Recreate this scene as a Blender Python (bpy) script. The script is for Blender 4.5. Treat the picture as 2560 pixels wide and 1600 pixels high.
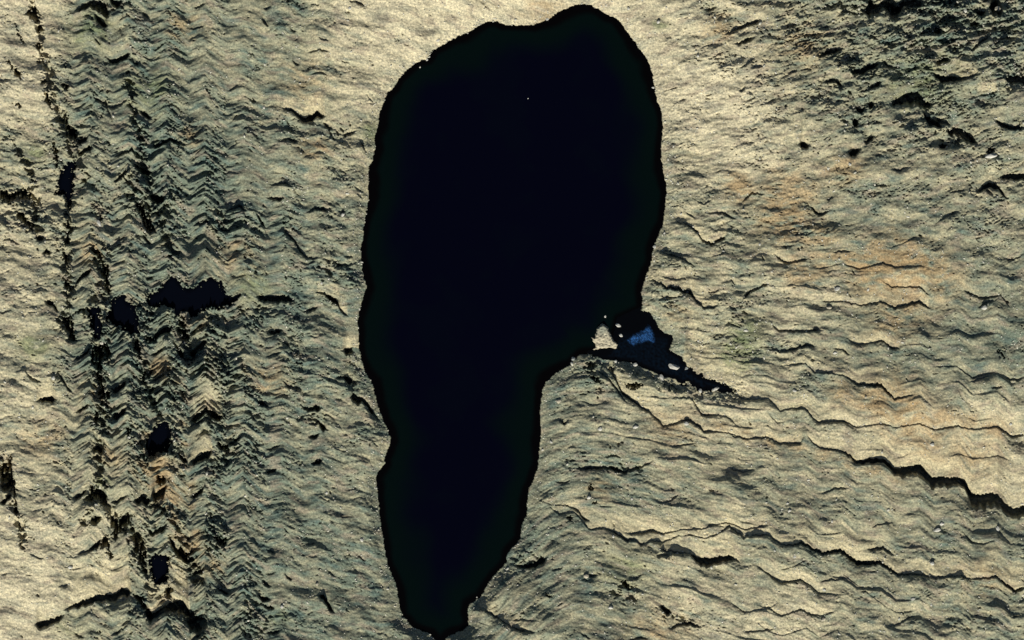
import bpy, math, random
import numpy as np
from mathutils import Vector, noise as mnoise

# ------------------------------------------------------------------ clearing
for o in list(bpy.data.objects):
    bpy.data.objects.remove(o)
scene = bpy.context.scene
C = scene.collection

# ------------------------------------------------------------------ camera, sky, sun, exposure
SUN_EL, SUN_AZ = math.radians(37), math.radians(184)      # sun nearly due south, low
cam_d = bpy.data.cameras.new("camera")
cam = bpy.data.objects.new("camera", cam_d); C.objects.link(cam)
CAM_H = 12000.0
cam.location = (0, 0, CAM_H); cam.rotation_euler = (0, 0, 0)
cam_d.sensor_width = 36.0; cam_d.lens = 36.0 * CAM_H / 1024.0
cam_d.clip_start = 10; cam_d.clip_end = 60000
scene.camera = cam

world = bpy.data.worlds.new("World"); scene.world = world; world.use_nodes = True
wn = world.node_tree.nodes; wl = world.node_tree.links; wn.clear()
sky = wn.new("ShaderNodeTexSky"); sky.sky_type = 'NISHITA'; sky.sun_disc = False
sky.sun_elevation = SUN_EL; sky.sun_rotation = SUN_AZ; sky.altitude = 600
bg = wn.new("ShaderNodeBackground"); bg.inputs[1].default_value = 0.05
wo = wn.new("ShaderNodeOutputWorld")
wl.new(sky.outputs[0], bg.inputs[0]); wl.new(bg.outputs[0], wo.inputs[0])

sl = bpy.data.lights.new("sun", 'SUN'); sl.energy = 5.0; sl.angle = math.radians(0.5)
sl.color = (1.0, 0.97, 0.89)
sun = bpy.data.objects.new("sun", sl); C.objects.link(sun)
sd = Vector((math.sin(SUN_AZ) * math.cos(SUN_EL), math.cos(SUN_AZ) * math.cos(SUN_EL), math.sin(SUN_EL)))
sun.rotation_euler = sd.to_track_quat('Z', 'Y').to_euler()
sun.location = sd * 3000
scene.view_settings.view_transform = 'Standard'; scene.view_settings.look = 'None'
scene.view_settings.exposure = 0.47; scene.view_settings.gamma = 1.0
scene.view_settings.use_curve_mapping = False
scene.render.engine = 'CYCLES'

# ------------------------------------------------------------------ helpers
def tag(o, label=None, cat=None, group=None, kind=None):
    if label: o['label'] = label
    if cat: o['category'] = cat
    if group: o['group'] = group
    if kind: o['kind'] = kind
    return o

_rs = np.random.RandomState(11)
PERM = np.concatenate([_rs.permutation(512)] * 3).astype(np.int32)
GA = _rs.rand(512) * 2 * np.pi
GX, GY = np.cos(GA).astype(np.float32), np.sin(GA).astype(np.float32)
def pn(x, y, seed=0):
    """gradient noise, about -1..1"""
    x = np.asarray(x, np.float32); y = np.asarray(y, np.float32)
    xi = np.floor(x); yi = np.floor(y)
    fx = x - xi; fy = y - yi
    xi = xi.astype(np.int32) & 511; yi = yi.astype(np.int32) & 511
    x1 = (xi + 1) & 511; y1 = (yi + 1) & 511
    ux = fx * fx * fx * (fx * (fx * 6 - 15) + 10); uy = fy * fy * fy * (fy * (fy * 6 - 15) + 10)
    s = (seed * 37) & 511
    a = PERM[xi + s]; b = PERM[x1 + s]
    def g(p, q, dx, dy):
        h = PERM[p + q]
        return GX[h] * dx + GY[h] * dy
    n00 = g(a, yi, fx, fy); n10 = g(b, yi, fx - 1, fy)
    n01 = g(a, y1, fx, fy - 1); n11 = g(b, y1, fx - 1, fy - 1)
    return 1.5 * ((n00 * (1 - ux) + n10 * ux) * (1 - uy) + (n01 * (1 - ux) + n11 * ux) * uy)
def fbm(x, y, seed, octv, lac=2.03, gain=0.5):
    t = 0; a = 1.0
    for i in range(octv):
        t = t + a * pn(x, y, seed + i * 3); x = x * lac + 7.3; y = y * lac + 3.1; a *= gain
    return t
def sstep(a, b, x):
    t = np.clip((x - a) / (b - a), 0, 1); return t * t * (3 - 2 * t)

# ---- coordinates: the survey of the place is kept in map units (0..2560, 0..1600, south = larger y);
# 1 map unit = 0.4 m. Feature lists below are noted per map sheet of 640 x 400 units with 3.78 ticks per unit.
S = 0.4
def sheet(tx, ty, pts):
    return [((tx + p[0] / 3.78) * S, (ty + p[1] / 3.78) * S) + tuple(p[2:]) for p in pts]

LAKE = [(1280,63),(1306,63),(1333,63),(1354,54),(1375,45),(1396,30),(1418,20),(1439,12),(1460,9),(1481,14),(1500,25),(1518,37),
(1539,44),(1552,57),(1568,79),(1584,100),(1600,124),(1619,148),(1627,169),(1634,201),(1638,227),(1642,249),(1650,267),(1654,286),
(1658,317),(1654,344),(1653,384),(1653,400),(1658,432),(1665,461),(1668,482),(1664,500),(1661,527),(1658,559),(1648,582),(1637,609),
(1630,633),(1627,659),(1616,686),(1608,712),(1604,733),(1607,760),(1603,776),(1550,800),(1540,850),(1520,880),(1475,884),(1450,886),
(1436,899),(1428,911),(1407,922),(1386,935),(1367,953),(1357,972),(1353,996),(1350,1025),(1351,1054),(1353,1080),(1350,1112),
(1347,1139),(1346,1165),(1339,1181),(1334,1199),(1322,1224),(1318,1258),(1318,1287),(1306,1306),(1301,1343),(1290,1359),
(1280,1370),(1270,1382),(1267,1404),(1254,1420),(1235,1438),(1222,1457),(1209,1480),(1201,1494),(1185,1503),(1172,1513),
(1168,1528),(1172,1547),(1172,1562),(1158,1576),(1137,1584),(1121,1590),(1113,1599),(1103,1607),(1090,1600),(1076,1586),(1053,1576),
(1031,1568),(1016,1549),(1005,1541),(1001,1523),(996,1494),(992,1467),(984,1443),(971,1417),(964,1385),(960,1356),(957,1330),
(951,1306),(947,1253),(943,1226),(941,1194),(947,1178),(963,1157),(960,1146),(971,1123),(977,1104),(973,1086),(965,1064),
(956,1046),(947,1020),(939,990),(931,959),(912,927),(904,898),(898,869),(895,826),(895,799),(898,776),(907,749),(916,717),
(910,691),(903,659),(902,625),(907,590),(911,559),(916,527),(922,492),(919,471),(922,450),(922,416),(932,400),(939,370),
(936,344),(944,317),(948,286),(957,262),(968,235),(986,217),(997,196),(1016,177),(1037,159),(1053,151),(1068,148),(1084,124),
(1111,111),(1129,99),(1153,87),(1177,77),(1198,63),(1222,54),(1240,53),(1259,62)]
POND = [(1550,800),(1603,776),(1626,783),(1637,799),(1650,821),(1661,833),(1682,838),(1681,850),(1674,874),(1690,884),(1703,890),
(1709,903),(1724,914),(1740,932),(1762,944),(1790,952),(1815,960),(1832,972),(1845,986),(1815,981),(1790,980),(1768,972),(1752,980),(1738,966),(1718,956),(1705,962),(1692,950),(1680,946),(1650,938),(1626,927),(1597,914),(1571,906),(1534,900),
(1512,899),(1490,890),(1475,884),(1520,880),(1540,850)]
ISLET = [(1492,821),(1505,807),(1519,816),(1526,834),(1534,848),(1547,861),(1539,874),(1526,870),(1505,873),(1478,877),
(1489,866),(1477,842),(1486,845),(1489,829)]
LAKE = np.array(LAKE) * S; POND = np.array(POND) * S; ISLET = np.array(ISLET) * S

def inside(poly, X, Y):
    r = np.zeros(X.shape, bool); n = len(poly)
    for i in range(n):
        x1, y1 = poly[i]; x2, y2 = poly[(i + 1) % n]
        if y1 == y2: continue
        m = ((Y >= min(y1, y2)) & (Y < max(y1, y2)))
        xx = x1 + (Y - y1) / (y2 - y1) * (x2 - x1)
        r ^= (m & (X < xx))
    return r
def dist(poly, X, Y):
    d = np.full(X.shape, 1e9, np.float32); n = len(poly)
    for i in range(n):
        x1, y1 = poly[i]; x2, y2 = poly[(i + 1) % n]
        dx, dy = x2 - x1, y2 - y1
        t = np.clip(((X - x1) * dx + (Y - y1) * dy) / (dx * dx + dy * dy + 1e-9), 0, 1)
        d = np.minimum(d, (X - x1 - t * dx) ** 2 + (Y - y1 - t * dy) ** 2)
    return np.sqrt(d)
def sdf(poly, X, Y):
    """signed distance, positive inside; only exact inside the bounding box + 60 m"""
    d = np.full(X.shape, -60.0, np.float32)
    m = (X > poly[:, 0].min() - 60) & (X < poly[:, 0].max() + 60) & (Y > poly[:, 1].min() - 60) & (Y < poly[:, 1].max() + 60)
    xs, ys = X[m], Y[m]
    dd = dist(poly, xs, ys); ins = inside(poly, xs, ys)
    d[m] = np.where(ins, dd, -dd)
    return np.maximum(d, -60)

# coarse survey maps, 16 x 10 cells over the area
MAP_TAN = """8545589999876544
8445578888996555
6533566777787666
7543455666666556
7544444466667665
7334444444576554
7544455556776777
7654455554666667
8754444446665555
9644445555777665"""
MAP_ROUGH = """2543321111356788
3544321222345666
4565443444444455
5666544444444344
3555444444443233
3787544444443223
3677543332222222
3565432232222223
2366432232333333
1466433332222334"""
MAP_CHEV = """1564211111111111
1575311111111111
1686321111111111
2787421111111111
2788421111111123
2898421111112233
2898421111113344
2998421111123345
1898321111123344
1589321111112334"""
def cmap(txt, X, Y):
    g = np.array([[int(c) for c in r] for r in txt.split()], np.float32)
    u = np.clip(X / 64.0 - 0.5, 0, 14.999); v = np.clip(Y / 64.0 - 0.5, 0, 8.999)
    i = u.astype(int); j = v.astype(int); fu = u - i; fv = v - j
    fu = fu * fu * (3 - 2 * fu); fv = fv * fv * (3 - 2 * fv)
    return ((g[j, i] * (1 - fu) + g[j, i + 1] * fu) * (1 - fv) + (g[j + 1, i] * (1 - fu) + g[j + 1, i + 1] * fu) * fv) / 9.0

# ---- gullies: (sheet x, sheet y, [(x, y, width of the steep north-facing side)])
G = []
def gully(tx, ty, pts, rise=1.0): G.append((sheet(tx, ty, pts), rise))
# right side, the long ledges
gully(1280,800,[(850,410,8),(940,490,20),(1000,590,26),(1045,680,30),(1130,740,28),(1220,810,26),(1320,880,20),(1430,1000,18),(1520,970,22),(1650,930,26),(1760,980,26),(1820,1050,22),(1900,1045,16),(2050,1060,12),(2190,1115,16),(2419,1100,12),(2530,1165,14),(2720,1160,18),(2760,1100,16)], 1.5)
gully(1280,800,[(760,450,8),(840,500,14),(930,560,24),(990,640,24),(1040,730,14),(1100,790,8)])
gully(1920,800,[(350,1065,14),(430,1160,12),(480,1195,14),(690,1230,22),(760,1265,26),(840,1330,30),(1000,1308,48),(1090,1310,44),(1190,1400,60),(1440,1362,100),(1540,1480,90),(1800,1490,70),(1860,1512,76),(1930,1650,105),(2170,1640,130),(2230,1710,100),(2310,1780,80),(2419,1760,80),(2600,1800,60)], 1.7)
gully(1280,800,[(1620,400,60),(1700,440,110),(1780,530,110),(1900,570,70),(2040,600,70),(2110,660,50),(2190,745,26),(2419,740,12),(2530,850,14),(2650,825,14),(2770,832,16),(2850,920,20),(2890,960,20),(3140,950,20),(3250,1005,14),(3380,990,8),(3500,970,14),(3620,1010,10),(3850,970,14),(3990,1030,14),(4210,990,16),(4360,1030,10),(4590,1000,16),(4720,1095,22),(4840,1075,22)], 1.5)
gully(1280,800,[(1560,730,14),(1690,725,16),(1740,800,16),(1790,890,22),(1950,890,14),(2050,920,10),(2130,1000,8),(2280,1030,6)])
gully(1920,800,[(20,10,16),(60,60,20),(100,88,20),(370,98,20),(440,80,30),(510,100,14)])
gully(1920,800,[(730,160,8),(840,232,16),(960,210,12),(1075,185,18),(1180,265,22),(1260,260,14)],1.4)
gully(1920,800,[(50,265,8),(110,300,14),(250,260,26),(350,225,30),(450,250,14)])
gully(1920,800,[(90,435,6),(350,400,12),(440,490,14),(600,495,12),(720,520,10),(840,600,22),(1070,602,34),(1190,735,20),(1380,700,10)],1.3)
gully(1920,800,[(620,270,16),(700,270,12),(770,330,34)])
gully(1920,800,[(1900,590,14),(1960,560,16),(2110,520,14)]); gully(1920,800,[(1560,440,6),(1780,430,10),(1930,545,12),(2160,480,8)])
gully(1920,800,[(2230,545,16),(2350,560,18),(2419,530,16)]); gully(1920,800,[(2090,640,10),(2150,625,20),(2220,630,8)])
gully(1920,800,[(1840,900,6),(1960,950,8),(2120,920,6)]); gully(1920,800,[(1210,1310,5),(1340,1260,8)]); gully(1920,800,[(1700,1290,6),(1810,1260,8),(1950,1310,6),(2180,1280,8),(2300,1330,6)])
gully(1920,800,[(0,880,10),(90,965,12),(180,955,8)])
# lower double line
gully(1280,1200,[(240,180,8),(380,230,8),(500,228,12),(600,262,18),(680,350,26),(740,385,20)],1.3)
gully(1280,1200,[(340,240,8),(450,315,12),(590,300,10),(640,350,12),(730,455,14),(870,450,12),(970,485,24),(1090,560,26),(1160,560,18),(1220,600,20),(1300,570,18),(1430,580,14),(1570,520,12),(1680,510,12),(1810,540,14),(1920,510,12),(2050,432,20),(2180,525,20),(2419,508,16),(2540,605,18),(2640,600,22),(2740,582,30),(2920,680,30),(3100,650,34),(3260,765,40),(3490,768,36),(3640,880,26),(3840,885,22),(4000,915,20),(4240,895,20),(4340,925,14),(4570,905,22),(4740,1028,32),(4850,1012,30)],2.0)
gully(1280,1200,[(1080,500,20),(1250,492,18),(1330,462,26),(1420,500,16),(1600,462,10),(1800,450,12),(2010,392,12),(2100,412,12),(2190,460,12),(2419,420,18)],1.3)
gully(1280,1200,[(1390,650,26),(1560,675,26),(1680,690,20),(1780,740,70),(1900,730,66),(2050,710,46),(2110,740,22),(2170,790,10)],1.4)
gully(1920,1200,[(-120,800,10),(0,880,16),(120,965,16),(300,930,20),(400,990,16),(470,1060,12),(720,1080,8)],1.4)
gully(1920,1200,[(-100,1180,8),(0,1200,12),(120,1275,14),(310,1210,18),(410,1270,14),(520,1270,14),(640,1230,8)],1.3)
gully(1920,1200,[(-100,1350,6),(0,1420,8),(130,1465,10),(360,1390,10),(490,1480,8),(640,1420,6)],1.5)
gully(1920,1200,[(1120,1390,10),(1240,1350,14),(1330,1290,16),(1400,1290,8)]); gully(1920,1200,[(1840,490,14),(1920,580,18),(2030,600,12),(2150,560,8)])
gully(1920,1200,[(480,515,10),(700,490,10)]); gully(1920,1200,[(100,845,12),(250,800,12),(370,740,12)]); gully(1920,1200,[(700,880,8),(1120,1200,6),(1230,1250,8),(1380,1230,12)])
gully(1920,1200,[(940,650,26),(1080,630,26),(1190,710,14)]); gully(1920,1200,[(480,960,14),(560,935,16),(760,930,10)])
gully(1920,1200,[(980,450,14),(1040,410,12),(1180,400,10)]); gully(1920,1200,[(500,130,14),(620,70,18),(760,70,14)])
gully(1280,1200,[(2060,1150,8),(2190,1240,12),(2419,1210,10),(2500,1160,6)]); gully(1280,1200,[(2190,1430,14),(2400,1405,16),(2500,1400,8)])
gully(1280,1200,[(1350,205,8),(1440,215,10),(1500,180,16),(1580,130,18)]); gully(1280,1200,[(1380,1185,18),(1450,1200,60),(1510,1240,50)])
gully(1280,1200,[(1470,1400,26),(1580,1350,26),(1680,1335,34),(1790,1390,16)]); gully(1280,1200,[(0,800,22),(150,800,40),(260,745,70),(340,725,36)],.8)
gully(1280,1200,[(0,1325,12),(80,1305,16),(230,1330,8)]); gully(1280,1200,[(0,1400,20),(120,1410,24),(230,1430,16)]); gully(1280,1200,[(650,1440,18),(740,1490,20)])
gully(1280,1200,[(370,850,14),(480,820,22)]); gully(1280,1200,[(720,900,26),(810,890,18)]); gully(1280,1200,[(1110,950,10),(1230,890,22)]); gully(1280,1200,[(1100,1500,16),(1220,1475,22),(1300,1500,18)])
gully(1280,1200,[(820,240,10),(880,245,12),(960,250,8)]); gully(1280,1200,[(400,10,14),(500,20,14),(560,-10,20)])
# south of the lake outlet, west end
gully(1280,800,[(430,940,8),(490,960,30),(540,950,10)]); gully(1280,800,[(600,1400,16),(700,1390,30),(900,1380,28),(980,1390,40),(1060,1430,30),(1330,1330,16)],.7)
gully(1280,800,[(1500,1200,10),(1620,1170,14),(1760,1160,10)]); gully(1280,800,[(680,770,8),(760,800,10),(900,780,8)])
gully(1280,800,[(860,1290,14),(960,1270,20),(1040,1300,14)]); gully(1280,800,[(2050,1400,18),(2180,1430,18),(2300,1410,12)])
# upper right flank
gully(1280,400,[(1240,1150,14),(1330,1115,24),(1400,1160,26),(1450,1190,26),(1600,1210,36),(1680,1230,40),(1740,1320,24),(1810,1390,22),(1950,1375,18)],1.5)
gully(1280,400,[(2170,1330,20),(2220,1260,30),(2270,1215,26),(2400,1165,22),(2440,1170,14)])
gully(1280,400,[(1530,588,16),(1640,590,22),(1730,650,24),(1800,740,24),(1880,785,28),(2040,700,30)],1.3)
gully(1280,400,[(1640,490,14),(1740,545,14)]); gully(1280,400,[(1800,490,8),(1900,495,12),(2000,490,22),(2120,560,20)])
gully(1280,400,[(1380,860,20),(1500,890,26),(1620,930,22),(1740,1010,12)]); gully(1280,400,[(1420,1100,8),(1550,1130,12),(1660,1110,8)])
gully(1280,400,[(1860,920,8),(2040,860,12)]); gully(1280,400,[(2170,400,16),(2260,300,26),(2400,320,14)]); gully(1280,400,[(1720,370,10),(1810,410,14),(1900,370,8)])
gully(1280,400,[(1860,1250,14),(1960,1220,16)]); gully(1280,400,[(2060,1120,12),(2110,1170,16)])
gully(1920,400,[(470,1030,8),(690,972,10),(860,1022,14),(1080,965,14),(1200,1010,10),(1460,1000,6)])
gully(1920,400,[(1060,1130,8),(1170,1195,14),(1430,1185,16),(1540,1290,12)],1.5)
gully(1920,400,[(500,1330,14),(720,1330,12),(880,1365,14),(1070,1330,18),(1200,1392,20),(1430,1330,24),(1540,1410,14)],1.8)
gully(1920,400,[(60,890,20),(170,960,24),(380,930,16)]); gully(1920,400,[(2180,160,30),(2260,135,46),(2419,130,60),(2560,140,50)],.8)
gully(1920,400,[(1950,310,20),(2080,215,50),(2180,245,40),(2260,370,24)]); gully(1920,400,[(1980,1400,14),(2060,1335,22),(2150,1330,10)])
gully(1920,400,[(400,440,40),(480,500,26),(580,480,20)]); gully(1920,400,[(600,870,14),(700,850,18),(800,860,12)]); gully(1920,400,[(100,815,10),(260,800,12)])
gully(1920,400,[(560,370,20),(620,345,14)]); gully(1920,400,[(1550,610,8),(1700,520,14),(1800,480,16)]); gully(1920,400,[(1150,830,8),(1300,770,10),(1420,715,10)])
gully(1920,400,[(1850,1230,18),(2020,1300,22),(2200,1270,14),(2290,1400,12)]); gully(1920,400,[(2240,930,10),(2300,940,14),(2419,880,14)])
gully(1920,400,[(1150,90,20),(1250,90,22),(1340,50,12)]); gully(1920,400,[(980,240,14),(1100,230,20),(1180,240,10)])
gully(1920,0,[(1560,600,20),(1650,540,50),(1740,550,22)]); gully(1920,0,[(1540,680,16),(1640,720,60),(1830,730,34),(1990,700,18)],1.2)
gully(1920,0,[(1150,1000,40),(1210,940,50),(1320,880,110),(1420,865,120),(1480,950,70),(1560,990,40)],.7)
gully(1920,0,[(1460,1050,60),(1520,1120,70),(1600,1150,50),(1660,1210,30)]); gully(1920,0,[(1680,1230,50),(1800,1200,80),(1880,1250,90),(1980,1350,30)],.8)
gully(1920,0,[(2220,730,40),(2330,715,80),(2560,740,70)],.8); gully(1920,0,[(2130,1130,30),(2250,1180,40),(2419,1200,36)]); gully(1920,0,[(1580,880,12),(1680,860,26),(1760,865,12)])
gully(1920,0,[(1940,920,8),(2060,880,20),(2170,860,26)],1.4); gully(1920,0,[(450,530,24),(560,480,40),(720,455,24)]); gully(1920,0,[(760,660,34),(860,660,56),(960,610,50),(1070,600,26)])
gully(1920,0,[(1070,560,30),(1140,620,22),(1280,640,10)]); gully(1920,0,[(940,830,26),(1080,765,40)]); gully(1920,0,[(510,770,26),(640,750,30),(720,820,40)]); gully(1920,0,[(1900,480,30),(2020,380,30),(2110,330,20)])
gully(1920,0,[(290,1370,30),(330,1340,60),(400,1380,20)]); gully(1920,0,[(750,1440,40),(810,1420,60),(880,1410,30)]); gully(1920,0,[(1590,1380,22),(1650,1360,44),(1720,1390,20)])
gully(1920,0,[(900,1330,30),(1000,1290,40)]); gully(1920,0,[(700,1130,30),(760,1150,14)]); gully(1920,0,[(800,1130,60),(850,1130,60)]); gully(1920,0,[(950,980,60),(1000,970,40)]); gully(1920,0,[(820,1010,40),(880,1030,40),(930,990,20)])
gully(1920,0,[(1890,230,30),(1960,200,50),(2010,210,26)]); gully(1920,0,[(1560,290,30),(1640,270,44)]); gully(1920,0,[(2090,60,70),(2150,10,120),(2220,110,60)]); gully(1920,0,[(1960,100,40),(2060,110,40)])
gully(1920,0,[(910,120,60),(960,20,130),(1040,40,80),(1100,10,70),(1170,30,140),(1220,60,110),(1290,0,60),(1420,0,70),(1480,30,40)],.6)
gully(1280,0,[(1820,90,20),(1920,80,20)]); gully(1280,0,[(2000,330,18),(2170,240,30),(2350,180,30)]); gully(1280,0,[(2100,420,24),(2220,370,36),(2300,350,18)]); gully(1280,0,[(2150,650,14),(2300,540,16)]); gully(1280,0,[(2250,640,14),(2380,620,14)])
gully(1280,0,[(2150,860,20),(2200,830,20)]); gully(1280,0,[(1580,950,10),(1640,930,14)])
# upper left
gully(0,0,[(715,100,24),(780,50,44),(850,5,60),(950,0,110),(1000,60,110),(1040,140,60)],.8); gully(0,0,[(880,110,30),(940,180,50),(1020,240,50)]); gully(0,0,[(1030,-20,60),(1100,10,60),(1170,0,30)])
gully(0,0,[(1000,540,26),(1070,570,40),(1240,490,40)]); gully(0,0,[(1235,570,20),(1320,600,30)]); gully(0,0,[(890,350,20),(950,410,26)]); gully(0,0,[(1350,120,26),(1410,170,20)]); gully(0,0,[(1640,50,14),(1760,125,20)])
gully(0,0,[(1310,1040,24),(1380,1070,36),(1440,1130,30)]); gully(0,0,[(980,985,14),(1080,1015,22),(1150,970,20),(1220,920,14)]); gully(0,0,[(1420,1380,30),(1520,1345,40),(1610,1300,30),(1680,1340,26),(1780,1365,18)])
gully(0,0,[(720,1340,40),(840,1280,36)]); gully(0,0,[(720,1440,40),(850,1380,40),(900,1400,14)]); gully(0,0,[(880,910,24),(1000,980,24),(1060,1130,20)]); gully(0,0,[(1790,270,20),(1950,235,10)]); gully(0,0,[(1830,70,20),(1940,30,20)])
gully(0,0,[(1600,1000,20),(1680,1080,20)]); gully(0,0,[(1080,1480,20),(1240,1400,30),(1380,1500,36)]); gully(0,0,[(2150,860,12),(2260,800,14)]); gully(0,0,[(1440,470,26),(1560,400,22)])
gully(640,0,[(240,1015,14),(340,1030,30),(440,1120,36),(520,1090,50),(580,1050,50),(660,1100,36)],1.2); gully(640,0,[(820,1275,16),(890,1250,28),(960,1230,16)]); gully(640,0,[(280,1300,24),(400,1330,26)])
gully(640,0,[(60,180,20),(120,240,26)]); gully(640,0,[(330,270,20),(380,300,14)]); gully(640,0,[(590,350,16),(690,385,14)]); gully(640,0,[(480,500,14),(600,460,16),(700,490,14)]); gully(640,0,[(870,10,14),(960,15,22),(1040,60,20)])
gully(640,0,[(1050,900,14),(1130,980,16)]); gully(640,0,[(980,1320,20),(1050,1440,30)]); gully(640,0,[(640,1160,26),(720,1220,26)]); gully(640,0,[(80,80,22),(140,60,20)]); gully(640,0,[(350,570,24),(410,610,20)]); gully(640,0,[(820,580,14),(880,590,12)])
# left middle
gully(0,400,[(1060,230,30),(1150,130,36),(1245,70,24)]); gully(0,400,[(1400,330,50),(1480,330,70),(1570,370,40)]); gully(0,400,[(1420,510,30),(1560,400,24),(1640,420,20)]); gully(0,400,[(1240,20,30),(1360,90,50),(1440,120,30)])
gully(0,400,[(320,735,20),(370,720,44),(430,740,26)]); gully(0,400,[(400,880,20),(440,840,44),(490,870,26)]); gully(0,400,[(980,620,14),(1010,670,16),(1080,690,20)]); gully(0,400,[(840,820,26),(900,840,40),(960,860,40)])
gully(0,400,[(0,570,14),(80,620,20),(140,640,12)]); gully(0,400,[(0,770,10),(80,740,20),(200,800,20)]); gully(0,400,[(1390,1250,26),(1500,1190,26),(1590,1110,30)]); gully(0,400,[(690,1190,30),(780,1080,40),(860,1020,50),(880,1040,40)])
gully(0,400,[(420,1330,30),(500,1330,50),(560,1440,30)]); gully(0,400,[(1820,620,20),(1950,570,30),(2010,620,26)]); gully(0,400,[(2190,470,20),(2260,420,30),(2350,480,26)]); gully(0,400,[(1820,350,14),(1920,310,16)]); gully(0,400,[(0,1440,20),(100,1420,14)])
gully(0,400,[(1060,1000,14),(1200,930,20)]); gully(0,400,[(1380,1110,30),(1450,1100,24)]); gully(0,400,[(1340,690,26),(1440,800,30)]); gully(0,400,[(1620,870,18),(1750,920,18)])
gully(640,400,[(0,500,30),(40,540,36),(90,640,24)]); gully(640,400,[(240,650,20),(360,745,26),(420,860,26),(480,920,22),(590,925,18)]); gully(640,400,[(440,985,18),(560,950,18)]); gully(640,400,[(90,350,20),(270,355,34)])
gully(640,400,[(470,500,14),(560,445,26),(640,450,30),(690,500,14)]); gully(640,400,[(560,1250,14),(640,1245,26),(700,1280,40),(770,1330,44),(800,1400,26),(880,1480,22)],1.3); gully(640,400,[(840,910,22),(930,900,24)])
gully(640,400,[(850,1085,20),(960,1145,26)]); gully(640,400,[(0,1290,40),(200,1280,60),(300,1290,50),(370,1330,20)]); gully(640,400,[(440,1430,26),(590,1380,26)]); gully(640,400,[(760,980,26),(860,985,24),(970,950,20)]); gully(640,400,[(930,250,24),(1040,300,22)]); gully(640,400,[(120,230,14),(280,210,24),(340,270,14)])
gully(640,400,[(960,320,14),(1010,350,20)]); gully(640,400,[(800,490,10),(830,490,24),(850,520,8)])
gully(640,800,[(810,290,30),(850,270,50),(910,255,66),(975,270,60),(1010,310,20)],1.3); gully(640,800,[(740,545,20),(830,525,36),(870,540,70),(930,590,30)]); gully(640,800,[(880,740,20),(920,690,80),(960,720,70),(1000,735,46),(1050,770,50),(1120,880,50),(1190,955,26)],1.1)
gully(640,800,[(420,800,30),(500,830,36),(570,800,56),(630,830,26)]); gully(640,800,[(500,980,24),(590,960,26),(640,1000,50),(680,1040,26)]); gully(640,800,[(490,1100,24),(600,1070,40)]); gully(640,800,[(520,1350,30),(630,1310,46)]); gully(640,800,[(100,110,30),(170,95,40),(250,90,40)])
gully(640,800,[(245,200,18),(320,235,26)]); gully(640,800,[(990,440,24),(1030,470,40),(1070,530,30)]); gully(640,800,[(1100,1140,12),(1160,1190,18)]); gully(640,800,[(250,570,18),(320,620,24),(430,650,18)]); gully(640,800,[(0,750,40),(60,770,40),(130,830,20)]); gully(640,800,[(100,1220,24),(230,1180,20)])
gully(640,800,[(90,1440,30),(200,1400,30)]); gully(640,800,[(90,350,14),(250,290,22)]); gully(640,800,[(1060,1300,8),(1140,1450,20),(1200,1300,10)]) 
gully(640,1200,[(470,600,14),(560,595,22)]); gully(640,1200,[(100,655,18),(190,680,26)]); gully(640,1200,[(280,890,26),(340,930,26)]); gully(640,1200,[(60,945,30),(140,1000,26)]); gully(640,1200,[(50,1170,24),(180,1200,36)]); gully(640,1200,[(570,1090,14),(640,1080,50),(700,1180,60),(745,1250,40)])
gully(640,1200,[(950,695,16),(1040,760,20)]); gully(640,1200,[(680,850,14),(745,905,16)]); gully(640,1200,[(90,880,16),(190,870,16)]); gully(640,1200,[(100,1440,26),(240,1410,36)]); gully(640,1200,[(0,1060,30),(60,1100,40),(150,1130,24)]); gully(640,1200,[(380,370,12),(470,420,12)]); gully(640,1200,[(860,100,8),(960,70,10)])
gully(640,1200,[(2070,1160,12),(2200,1240,20),(2350,1340,22),(2500,1420,16),(2600,1440,10)],1.5); gully(640,1200,[(2090,1110,26),(2200,1090,30)]); gully(640,1200,[(2060,1320,6),(2200,1370,8)])
gully(0,800,[(340,770,16),(420,730,40),(470,720,50),(540,750,40)],1.2); gully(0,800,[(1055,920,50),(1210,820,50)]); gully(0,800,[(1790,960,50),(1870,880,60),(1945,820,70),(2010,860,70),(2110,920,40)],1.2); gully(0,800,[(1790,1350,30),(1940,1240,80),(2010,1240,70)],1.2)
gully(0,800,[(1050,670,50),(1210,570,50)]); gully(0,800,[(230,460,16),(290,530,24),(400,590,20)]); gully(0,800,[(860,1240,20),(910,1190,50),(980,1220,44)]); gully(0,800,[(720,870,26),(850,780,36)]); gully(0,800,[(540,480,26),(640,620,26),(700,690,18)])
gully(0,800,[(1780,330,60),(1930,190,60),(1970,200,40)]); gully(0,800,[(1430,330,30),(1560,250,30)]); gully(0,800,[(1430,170,40),(1560,70,60),(1640,60,60)]); gully(0,800,[(2140,1180,36),(2300,1080,30)]); gully(0,800,[(1700,680,24),(1760,720,30)]); gully(0,800,[(1680,1250,40),(1780,1330,50)])
gully(0,800,[(500,1320,16),(560,1350,20)]); gully(0,800,[(700,380,26),(880,250,34)]); gully(0,800,[(2280,440,30),(2340,480,26)]); gully(0,800,[(1780,470,26),(1930,360,26)])
gully(0,1200,[(690,180,30),(830,80,36)]); gully(0,1200,[(730,700,16),(830,660,24),(910,590,50),(960,560,80)]); gully(0,1200,[(600,1230,20),(680,1180,30),(750,1150,50),(920,1090,60),(1100,1075,66),(1150,1020,60),(1240,1060,66)],1.6)
gully(0,1200,[(320,1370,20),(380,1340,80),(460,1320,60),(610,1270,30)]); gully(0,1200,[(1380,1270,90),(1440,1270,60),(1540,1200,70),(1620,1160,90),(1720,1140,130),(1770,1220,110),(1800,1290,60)],1.6); gully(0,1200,[(1760,1340,80),(1860,1290,130),(1950,1310,120),(1970,1400,60)])
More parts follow.
